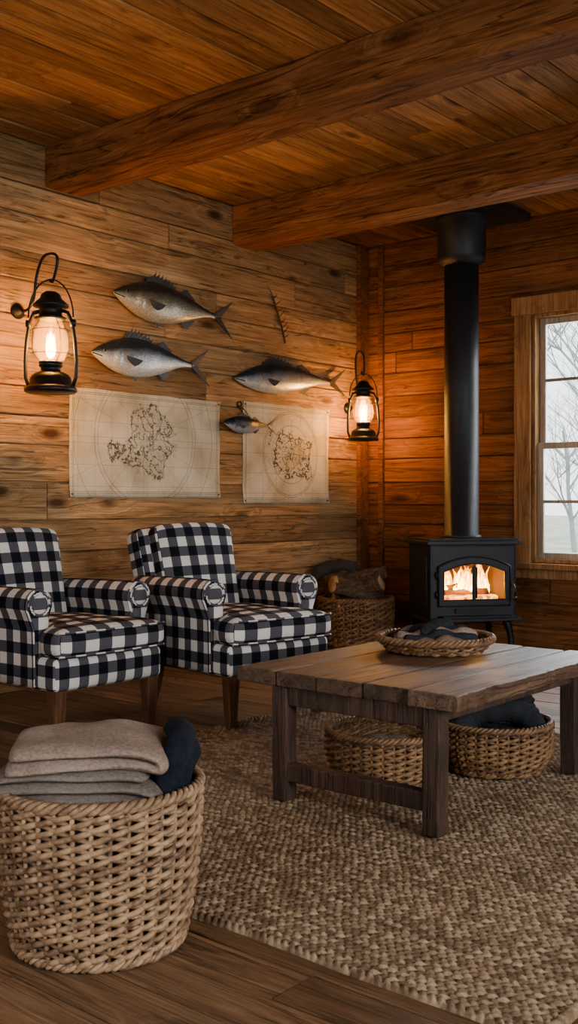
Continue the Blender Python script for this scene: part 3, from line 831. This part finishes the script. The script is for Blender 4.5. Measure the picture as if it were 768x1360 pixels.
def fish(name,wy,wz,L,hh,skin,pitch=0,bend=0.0,out=0.0):
    """mounted on the left wall, head toward -Y. wy,wz = nose position"""
    mb=MB(); Lb=.84
    prof=[(0,.03),(.012,.11),(.04,.24),(.09,.44),(.15,.63),(.22,.81),(.32,.96),(.40,1.0),(.52,.93),(.64,.74),(.76,.48),(.87,.24),(.95,.13),(1,.14)]
    def H(t):
        for (a,b),(c,d) in zip(prof,prof[1:]):
            if t<=c: k=(t-a)/(c-a); return b+(d-b)*k
        return prof[-1][1]
    def Hs(t):
        return (H(max(0,t-.02))+2*H(t)+H(min(1,t+.02)))/4 if t>.02 else H(t)
    def zc(t): return bend*math.sin(PI*t)*L - .12*hh*math.sin(PI*min(1,t*1.2))
    th=hh*.52
    ns=22; rings=[]; N=46
    for i in range(N+1):
        t=(i/N)**1.15; x=t*L*Lb; h=Hs(t)*hh; w=th*min(1,Hs(t)*1.05)*(1-.45*max(0,t-.5)*2*.7)
        ring=[]
        for k in range(ns):
            a=2*PI*k/ns; sa,ca=math.sin(a),math.cos(a)
            zz=h*sa*(1.0 if sa>0 else 1.05); yy=w*math.copysign(abs(ca)**.9,ca)
            ring.append((x,yy*(1+.22*math.exp(-((t-.20)/.018)**2)*(abs(sa)<.8)),zc(t)+zz))
        rings.append(ring)
    b0=len(mb.f); mb.loft(rings,mi=0)
    for fi in range(b0,len(mb.f)):
        f=mb.f[fi]; us=[]
        for vi in f:
            i=vi//ns; k=vi%ns; us.append((i/N,.5+.5*math.sin(2*PI*k/ns)))
        mb.uv[fi]=us
    def fin(base,tips,y=0,th=.004,mi=1):
        n=len(base)
        vs=[];fs=[]
        for a,b in zip(base,tips): vs+= [(a[0],y-th,a[1]),(a[0],y+th,a[1]),(b[0],(y if len(b)<3 else b[2]),b[1])]
        for i in range(n-1):
            o=i*3; fs+=[(o,o+3,o+5,o+2),(o+1,o+2,o+5,o+4)]
        mb.add(vs,fs,mi=mi)
    def top(t): return zc(t)+Hs(t)*hh*.96
    def bot(t): return zc(t)-Hs(t)*hh*1.0
    n=15; base=[];tips=[]
    for i in range(n):
        t=.28+.28*i/(n-1); e=(1-.72*i/(n-1))*(1 if i>1 else .6)
        hgt=(.72 if i%2==0 else .45)*hh*e
        base.append((t*L*Lb,top(t)-.01)); tips.append((t*L*Lb+hgt*.75,top(t)+hgt*.9))
    fin(base,tips)
    for i in range(0,n,2): mb.tube([(base[i][0],0,base[i][1]),(tips[i][0],0,tips[i][1]+.012)],[.004,.0015],5,mi=1)
    base=[];tips=[]
    for i in range(8):
        t=.62+.14*i/7; hgt=.40*hh*(1-.75*i/7)*(1 if i>0 else .4)
        base.append((t*L*Lb,top(t)-.008)); tips.append((t*L*Lb+hgt*.9,top(t)+hgt*.9))
    fin(base,tips)
    base=[];tips=[]
    for i in range(8):
        t=.63+.13*i/7; hgt=.42*hh*(1-.75*i/7)*(1 if i>0 else .3)
        base.append((t*L*Lb,bot(t)+.008)); tips.append((t*L*Lb+hgt*.9,bot(t)-hgt*.9))
    fin(base,tips)
    base=[];tips=[]
    for i in range(5):
        t=.34+.05*i/4; hgt=.40*hh*(1-.5*i/4)
        base.append((t*L*Lb,bot(t)+.012)); tips.append((t*L*Lb+hgt*1.2,bot(t)-hgt*.7))
    fin(base,tips)
    base=[];tips=[]
    for i in range(7):
        u=i/6; bx=.265*L*Lb; bz=zc(.27)-.12*hh+.18*hh*(.5-u)
        ln=hh*(1.0-.5*u); ang=math.radians(-10-34*u)
        base.append((bx+.01*u,bz)); tips.append((bx+ln*math.cos(ang),bz+ln*math.sin(ang),-th*1.1-.010))
    fin(base,tips,y=-th*.98)
    x0=L*Lb*.98; zc1=zc(1); base=[];tips=[]
    m_=19
    for i in range(m_):
        u=2*i/(m_-1)-1
        base.append((x0,zc1+u*hh*.13)); ln=L*(.055+.125*abs(u)**1.2)
        tips.append((x0+ln,zc1+u*hh*1.12*(abs(u)**.15 if u else 1)+(.02*hh if i%2 else 0)))
    fin(base,tips,th=.008)
    ex=.095*L*Lb; ez=zc(.1)+.12*hh; ey=-th*H(.095)*1.02
    mb.ball((ex,ey+.006,ez),.062*hh+.003,mi=3,sc=(1,.5,1)); mb.ball((ex,ey,ez),.045*hh+.002,mi=2,sc=(1,.6,1))
    mz=zc(.02)-.03*hh
    mb.tube([(L*Lb*q,-th*min(1,H(q)*1.05)-.001,mz-.16*hh*(q/.075)) for q in (.004,.02,.04,.06,.075)],.0036,6,mi=2)
    g=[]
    for k in range(11):
        a=math.radians(-65+130*k/10); t=.165+.05*math.cos(a)
        z_=math.sin(a)*.80; g.append((t*L*Lb,-th*min(1,Hs(t)*1.05)*math.sqrt(max(0,1-(z_*1.0)**2))**.9-.0045,zc(t)+z_*Hs(t)*hh))
    mb.tube(g,.003,6,mi=1)
    M=T(XL+th*.80+.004+out,wy,wz)@RX(pitch)@RZ(90)
    for i,v in enumerate(mb.v):
        if v.y>th*.72: v.y=th*.72
    return mb.build(name,[skin,M_fin,M_eye,M_eyer],M=M)
fish('mounted_fish',4.77,2.63,1.21,.142,M_f1,pitch=-2,bend=.012)
fish('mounted_fish.001',4.58,2.20,1.14,.135,M_f2,pitch=0,bend=.015)
fish('mounted_fish.002',6.00,2.15,1.46,.122,M_f2,pitch=3.2,bend=.02)
fish('mounted_fish.003',5.85,1.80,.62,.066,M_f3,out=.05)
mb=MB()
mb.tube([(XL+.075,6.08,1.875),(XL+.05,6.07,1.91),(XL+.022,6.08,1.945)],.005,6)
mb.tube([(XL+.075,6.13,1.875),(XL+.05,6.12,1.91),(XL+.022,6.09,1.945)],.004,6)
mb.tube([(XL+.024,6.09+.024*math.cos(2*PI*k/16),1.95+.024*math.sin(2*PI*k/16)) for k in range(16)],.006,6,closed=True)
mb.tube([(XL,6.09,1.972),(XL+.035,6.09,1.976)],.005,6)
mb.build('hanging_hook',M_iron)
mb=MB(); rs_=random.Random(2)
pts=spl([(XL+.012,6.50,2.86),(XL+.02,6.56,2.72),(XL+.015,6.62,2.60),(XL+.012,6.66,2.50)],6)
mb.tube(pts,.007,6)
for i in range(1,len(pts)-2,2):
    for sg in (-1,1):
        p=pts[i]; q=p+Vector((.01,sg*rs_.uniform(.03,.09),rs_.uniform(.03,.09))); mb.tube([p,p.lerp(q,.5)+Vector((.01,0,0)),q],[.004,.004,.0015],5)
mb.build('dried_sprig',plain('dry_twig',(.05,.03,.015),.9))

# ------------------------------------------------------------------ maps
def mapmat(name,seed,rings,lt=.24,amp=.95,rw=.75):
    m,nt,b=mat(name)
    tc=nd(nt,'ShaderNodeTexCoord'); uv=tc.outputs['UV']
    mp=nd(nt,'ShaderNodeMapping',{'Vector':uv,'Location':(seed,seed*1.7,0)}).outputs[0]
    st=nd(nt,'ShaderNodeTexNoise',{'Vector':mp,'Scale':3.,'Detail':5.}).outputs[0]
    fine=nd(nt,'ShaderNodeTexNoise',{'Vector':mp,'Scale':60.,'Detail':3.}).outputs[0]
    paper=ramp(nt,st,[(.3,(.42,.33,.20)),(.55,(.60,.50,.34)),(.75,(.70,.61,.44))])
    sp=nd(nt,'ShaderNodeSeparateXYZ',{0:uv})
    def line(v,c,w): return mth(nt,'LESS_THAN',mth(nt,'ABSOLUTE',mth(nt,'SUBTRACT',v,c)),w)
    def dist(cx,cy):
        dx=mth(nt,'SUBTRACT',sp.outputs[0],cx); dy=mth(nt,'SUBTRACT',sp.outputs[1],cy)
        return mth(nt,'SQRT',mth(nt,'ADD',mth(nt,'MULTIPLY',dx,dx),mth(nt,'MULTIPLY',dy,dy)))
    cx,cy=rings[0]; W=rings[2]
    nz=nd(nt,'ShaderNodeTexNoise',{'Vector':mp,'Scale':3.2,'Detail':6.,'Roughness':.6}).outputs[0]
    d=dist(cx,cy)
    land=mth(nt,'ADD',d,mth(nt,'MULTIPLY',mth(nt,'SUBTRACT',nz,.5),amp))
    tot=None
    ls=[(line(land,lt,.012),1.),(line(land,lt+.035,.004),.7),(line(land,lt*.45,.006),.7)]
    for r in rings[1]: ls.append((line(d,r,.0032),rw))
    ls.append((line(mth(nt,'FRACT',mth(nt,'MULTIPLY',sp.outputs[0],5.)),.5,.014),.35))
    ls.append((line(mth(nt,'FRACT',mth(nt,'MULTIPLY',sp.outputs[1],5.)),.5,.014),.35))
    for o_ in (.035,.05):
        ls.append((line(mth(nt,'ABSOLUTE',mth(nt,'SUBTRACT',sp.outputs[1],.5)),.5-o_,.0025),.8))
        ls.append((line(mth(nt,'ABSOLUTE',mth(nt,'SUBTRACT',sp.outputs[0],W/2)),W/2-o_,.0025),.8))
    ang=mth(nt,'ARCTAN2',mth(nt,'SUBTRACT',sp.outputs[1],cy),mth(nt,'SUBTRACT',sp.outputs[0],cx))
    fr=mth(nt,'FRACT',mth(nt,'MULTIPLY',ang,16/(2*PI)))
    ls.append((mth(nt,'LESS_THAN',mth(nt,'MULTIPLY',mth(nt,'MINIMUM',fr,mth(nt,'SUBTRACT',1.,fr)),d),.0055),.45))
    riv=nd(nt,'ShaderNodeTexNoise',{'Vector':mp,'Scale':9.,'Detail':4.}).outputs[0]
    inl=mth(nt,'MULTIPLY',line(riv,.5,.018),mth(nt,'LESS_THAN',land,lt)); ls.append((inl,.9))
    for v,w in ls:
        x=mth(nt,'MULTIPLY',v,w); tot=x if tot is None else mth(nt,'MAXIMUM',tot,x)
    tot=mth(nt,'MULTIPLY',tot,ramp(nt,fine,[(.3,.7),(.6,1.)]))
    inside=mth(nt,'MULTIPLY',mth(nt,'LESS_THAN',land,lt),.25)
    col=mixc(nt,inside,paper,(.30,.23,.14))
    col=mixc(nt,tot,col,(.035,.026,.02))
    nt.links.new(col,b.inputs['Base Color']); b.inputs['Roughness'].default_value=.85; b.inputs['Specular IOR Level'].default_value=.15
    return m
def wall_map(name,y0,y1,z0,z1,m,seed):
    mb=MB(); nx,nz=36,24; vs=[];uvs=[]
    H=z1-z0
    for j in range(nz+1):
        for i in range(nx+1):
            u,v=i/nx,j/nz
            x=.006+.005*noise.noise(Vector((u*3,v*3,seed)))+.012*(abs(2*u-1)**8)*(abs(2*v-1)**6)
            ey=.006*noise.noise(Vector((v*9,seed,3)))*(abs(2*u-1)**10); ez=.006*noise.noise(Vector((u*9,seed,7)))*(abs(2*v-1)**10)
            vs.append((XL+max(.003,x),y0+(y1-y0)*u+ey,z0+H*v+ez)); uvs.append((u*(y1-y0)/H,v))
    fs=[];us=[]
    for j in range(nz):
        for i in range(nx):
            q=(j*(nx+1)+i,j*(nx+1)+i+1,(j+1)*(nx+1)+i+1,(j+1)*(nx+1)+i); fs.append(q); us.append([uvs[k] for k in q])
    mb.add(vs,fs,sm=True,uvs=us)
    for c in ((y0+.02,z1-.02),(y1-.02,z1-.02),(y0+.02,z0+.02),(y1-.02,z0+.02)):
        mb.ball((XL+.016,c[0],c[1]),.007,mi=1)
    o=mb.build(name,[m,M_brass])
    s=o.modifiers.new('thick','SOLIDIFY'); s.thickness=.0015; s.offset=0
wall_map('antique_map',4.436,5.88,1.225,1.958,mapmat('map_paper_a',4.1,((.95,.56),(.62,.66,.9),1.97),lt=.29,amp=1.1,rw=.6),1)
wall_map('antique_map.001',6.145,7.248,1.18,1.985,mapmat('map_paper_b',7.9,((.74,.5),(.30,.42,.44,.14),1.37)),2)

# ------------------------------------------------------------------ stove
def stove():
    SX,SY=-4.30,7.30
    M=T(SX,SY,0)@RZ(52); P=empty('wood_stove',M)
    def put(mb,n,m,**k): o=mb.build(n,m,**k); o.parent=P; return o
    W,Dp,z0,z1=.70,.50,.30,.86
    mb=MB(); t=.02
    mb.box((-W/2+t/2,0,(z0+z1)/2),(t,Dp,z1-z0)); mb.box((W/2-t/2,0,(z0+z1)/2),(t,Dp,z1-z0))
    mb.box((0,Dp/2-t/2,(z0+z1)/2),(W-2*t,t,z1-z0)); mb.box((0,0,z1-t/2),(W-2*t,Dp,t)); mb.box((0,0,z0+t/2),(W-2*t,Dp,t))
    mb.box((0,0,z1+.016),(W+.07,Dp+.07,.03)); mb.box((0,0,z1+.038),(W+.03,Dp+.03,.016))
    mb.box((0,-.02,z0-.014),(W+.05,Dp+.09,.026))
    mb.box((-W/2-.004,0,(z0+z1)/2),(.012,Dp*.72,(z1-z0)*.7)); mb.box((W/2+.004,0,(z0+z1)/2),(.012,Dp*.72,(z1-z0)*.7))
    put(mb,'body',M_stove,bevel=.005)
    def arch(hw,zb,zt,rise):
        return lambda x: zt+rise*(max(0,1-(x/hw)**2))
    def arch_plate(mb,hw_o,zb_o,top_o,hw_i,zb_i,top_i,y0,y1,n=24):
        xs=sorted(set([round(-hw_o+2*hw_o*i/n,5) for i in range(n+1)]+[-hw_i,hw_i]))
        for a,b in zip(xs,xs[1:]):
            m_=(a+b)/2
            if abs(m_)<hw_i: segs=[((zb_o,zb_o),(zb_i,zb_i)),((top_i(a),top_i(b)),(top_o(a),top_o(b)))]
            else: segs=[((zb_o,zb_o),(top_o(a),top_o(b)))]
            for (la,lb),(ha,hb) in segs:
                vs=[(a,y0,la),(b,y0,lb),(b,y0,hb),(a,y0,ha),(a,y1,la),(b,y1,lb),(b,y1,hb),(a,y1,ha)]
                mb.add(vs,[(3,2,1,0),(4,5,6,7),(0,1,5,4),(1,2,6,5),(2,3,7,6),(3,0,4,7)])
    F=-Dp/2
    ai=arch(.25,0,.655,.06)
    mb=MB(); flat=lambda x:z1
    arch_plate(mb,W/2,z0,flat,.255,.43,arch(.255,0,.66,.06),F,F+.02); put(mb,'front_plate',M_stove,merge=True)
    mb=MB(); arch_plate(mb,.29,.395,arch(.29,0,.695,.075),.25,.44,ai,F-.025,F); put(mb,'door_frame',M_stove,merge=True)
    mb=MB(); mb.box((0,F-.012,.57),(.024,.022,.27))
    def outline(hw,zb,f,y,n=20):
        return [(-hw,y,zb),(hw,y,zb)]+[(hw-2*hw*i/n,y,f(hw-2*hw*i/n)) for i in range(n+1)]
    mb.tube(outline(.29,.395,arch(.29,0,.695,.075),F-.026),.008,6,closed=True)
    mb.tube(outline(.251,.44,ai,F-.026),.006,6,closed=True)
    for q in (-1,1): mb.tube([(q*.016,F-.026,.45),(q*.016,F-.026,.69)],.005,6)
    mb.box((0,F-.05,z0+.012),(.56,.10,.016))
    mb.box((0,F-.012,.355),(.30,.02,.035))
    for z in (.48,.63): mb.tube([(-.305,F-.02,z-.025),(-.305,F-.02,z+.025)],.012,8)
    mb.tube([(.30,F-.02,.55),(.30,F-.07,.55),(.305,F-.085,.52),(.305,F-.085,.46)],.009,8)
    mb.ball((.305,F-.085,.45),.018)
    put(mb,'door_hardware',M_iron)
    mb=MB(); mb.box((0,F-.006,.57),(.50,.004,.28)); put(mb,'door_glass',M_gl)
    mb=MB(); mb.box((0,Dp/2-.04,.56),(W-.06,.02,.44)); mb.box((0,.0,.395),(W-.06,Dp-.06,.06)); mb.box((-W/2+.05,0,.56),(.02,Dp-.08,.42)); mb.box((W/2-.05,0,.56),(.02,Dp-.08,.42))
    put(mb,'firebrick',M_soot)
    for i,(x,y) in enumerate(((-1,-1),(1,-1),(-1,1),(1,1))):
        mb=MB(); rings=[]
        for k in range(9):
            u=k/8; z=.275*(1-u)+.001; o_=.03*math.sin(u*PI*.9)+.02*u**3; w=.04-.02*math.sin(u*PI*.8)+.006*u
            cx,cy=x*(W/2-.06+o_),y*(Dp/2-.06+o_*.7)
            rings.append([(cx+w*math.cos(2*PI*j/10),cy+w*math.sin(2*PI*j/10),z) for j in range(10)])
        mb.loft(rings); put(mb,'leg_%d'%(i+1),M_iron)
    mb=MB()
    log(mb,(-.20,-.06,.465),(.20,-.04,.475),.035); log(mb,(-.18,.07,.465),(.19,.06,.465),.045); log(mb,(-.15,-.02,.50),(.12,.10,.53),.03)
    put(mb,'burning_logs',[plain('charred_log',(.05,.018,.008),.9,bump=.8),M_soot])
    m,nt,b=mat('embers'); tc=nd(nt,'ShaderNodeTexCoord')
    n=nd(nt,'ShaderNodeTexNoise',{'Vector':tc.outputs['Object'],'Scale':30.,'Detail':4.}).outputs[0]
    nt.links.new(ramp(nt,n,[(.4,(.2,.04,.0)),(.52,(.9,.25,.01)),(.7,(1,.5,.06))]),b.inputs['Emission Color']); b.inputs['Emission Strength'].default_value=6; b.inputs['Base Color'].default_value=(.02,.01,.01,1)
    mb=MB(); mb.rbox((0,0,.435),(.50,.30,.05),.02,fn=lambda p:p+Vector((0,0,.012*noise.noise(p*30)))); put(mb,'ember_bed',m,merge=True)
    m,nt,b=mat('fire'); tc=nd(nt,'ShaderNodeTexCoord'); sp=nd(nt,'ShaderNodeSeparateXYZ',{0:tc.outputs['Object']})
    n=nd(nt,'ShaderNodeTexNoise',{'Vector':nd(nt,'ShaderNodeMapping',{'Vector':tc.outputs['Object'],'Scale':(1,1,.4)}).outputs[0],'Scale':22.,'Detail':4.,'Distortion':1.}).outputs[0]
    h=mth(nt,'ADD',mth(nt,'MULTIPLY',mth(nt,'SUBTRACT',sp.outputs[2],.45),2.6),mth(nt,'MULTIPLY',mth(nt,'SUBTRACT',n,.5),1.9))
    cc=ramp(nt,h,[(.05,(1,.60,.10)),(.4,(1,.36,.02)),(.85,(1,.18,.003))])
    nt.links.new(cc,b.inputs['Emission Color']); b.inputs['Base Color'].default_value=(0,0,0,1)
    es=mth(nt,'MULTIPLY',ramp(nt,h,[(.1,1.),(.5,.36),(.9,.13)]),18.); nt.links.new(es,b.inputs['Emission Strength'])
    mb=MB(); rf=random.Random(21)
    for i in range(40):
        back=i>=20
        j=i%20
        x=-.235+.47*(j/19)+rf.uniform(-.012,.012); y=rf.uniform(.10,.17) if back else rf.uniform(-.08,.06)
        hgt=rf.uniform(.17,.27) if back else rf.uniform(.08,.24); r=rf.uniform(.022,.042) if back else rf.uniform(.014,.030); ph=rf.uniform(0,6)
        rings=[]
        for k in range(13):
            u=k/12; w=r*(math.sin(PI*min(1,u*.9+.12))**.8)*(1-u)**.45+.0006
            cx=x+.026*math.sin(u*5+ph)*u; cy=y+.012*math.sin(u*4+ph*2)*u
            rings.append([(cx+w*math.cos(2*PI*j2/9),cy+w*.6*math.sin(2*PI*j2/9),.455+hgt*u) for j2 in range(9)])
        mb.loft(rings)
    put(mb,'flames',m)
    L=bpy.data.lights.new('fire_light','POINT'); L.color=(1,.40,.07); L.energy=34; L.shadow_soft_size=.04
    lo=bpy.data.objects.new('fire_light',L); COL.objects.link(lo); lo.parent=P; lo.location=(0,-.18,.60)
    mb=MB(); r=.136
    mb.lathe([(r+.02,z1+.044),(r+.02,z1+.07),(r,z1+.075),(r,2.0),(r,3.08)],48)
    mb.lathe([(r+.001,3.06),(r+.05,3.10),(r+.055,3.12),(r+.055,3.40),(r+.07,3.405),(r+.07,3.46)],48)
    put(mb,'flue_pipe',M_pipe)
    mb=MB(); mb.box((0,0,3.465),(.80,.80,.05),M=RZ(-52)); put(mb,'ceiling_plate',M_pipe,bevel=.004)
stove()

# ------------------------------------------------------------------ lights
def area(name,loc,rot,sx,sy,e,c,spread=140):
    L=bpy.data.lights.new(name,'AREA'); L.shape='RECTANGLE'; L.size=sx; L.size_y=sy; L.energy=e; L.color=c; L.spread=math.radians(spread)
    o=bpy.data.objects.new(name,L); COL.objects.link(o); o.location=loc; o.rotation_euler=[math.radians(a) for a in rot]; return o
area('daylight_right',(XR+.45,1.4,2.0),(0,64,0),1.7,2.3,280,(.98,.99,1))
area('daylight_right_far',(XR+.45,5.0,2.0),(0,64,0),1.7,1.9,60,(.98,.99,1))
area('daylight_front',(-2.0,YF-.45,1.9),(64,0,0),2.3,2.0,75,(.99,.99,1))
area('daylight_back',(-3.33,YB+.45,1.95),(-66,0,0),1.2,1.9,80,(.93,.96,1))

w=bpy.data.worlds.new('World'); SC.world=w; w.use_nodes=True; nt=w.node_tree
bg=nt.nodes['Background']; tc=nd(nt,'ShaderNodeTexCoord'); sp=nd(nt,'ShaderNodeSeparateXYZ',{0:tc.outputs['Generated']})
nt.links.new(ramp(nt,sp.outputs[2],[(0.,(.74,.76,.76)),(.15,(.80,.84,.88)),(.6,(.70,.80,.92))]),bg.inputs[0]); bg.inputs[1].default_value=4.5

# ------------------------------------------------------------------ camera
cam=bpy.data.cameras.new('camera'); co=bpy.data.objects.new('camera',cam); COL.objects.link(co)
co.location=(0,0,1.2); co.rotation_euler=(math.radians(90),0,math.radians(39.8))
cam.sensor_fit='VERTICAL'; cam.sensor_height=36; cam.sensor_width=24; cam.lens=1400/1360*36; cam.shift_y=-15/1360
cam.clip_end=200
SC.camera=co
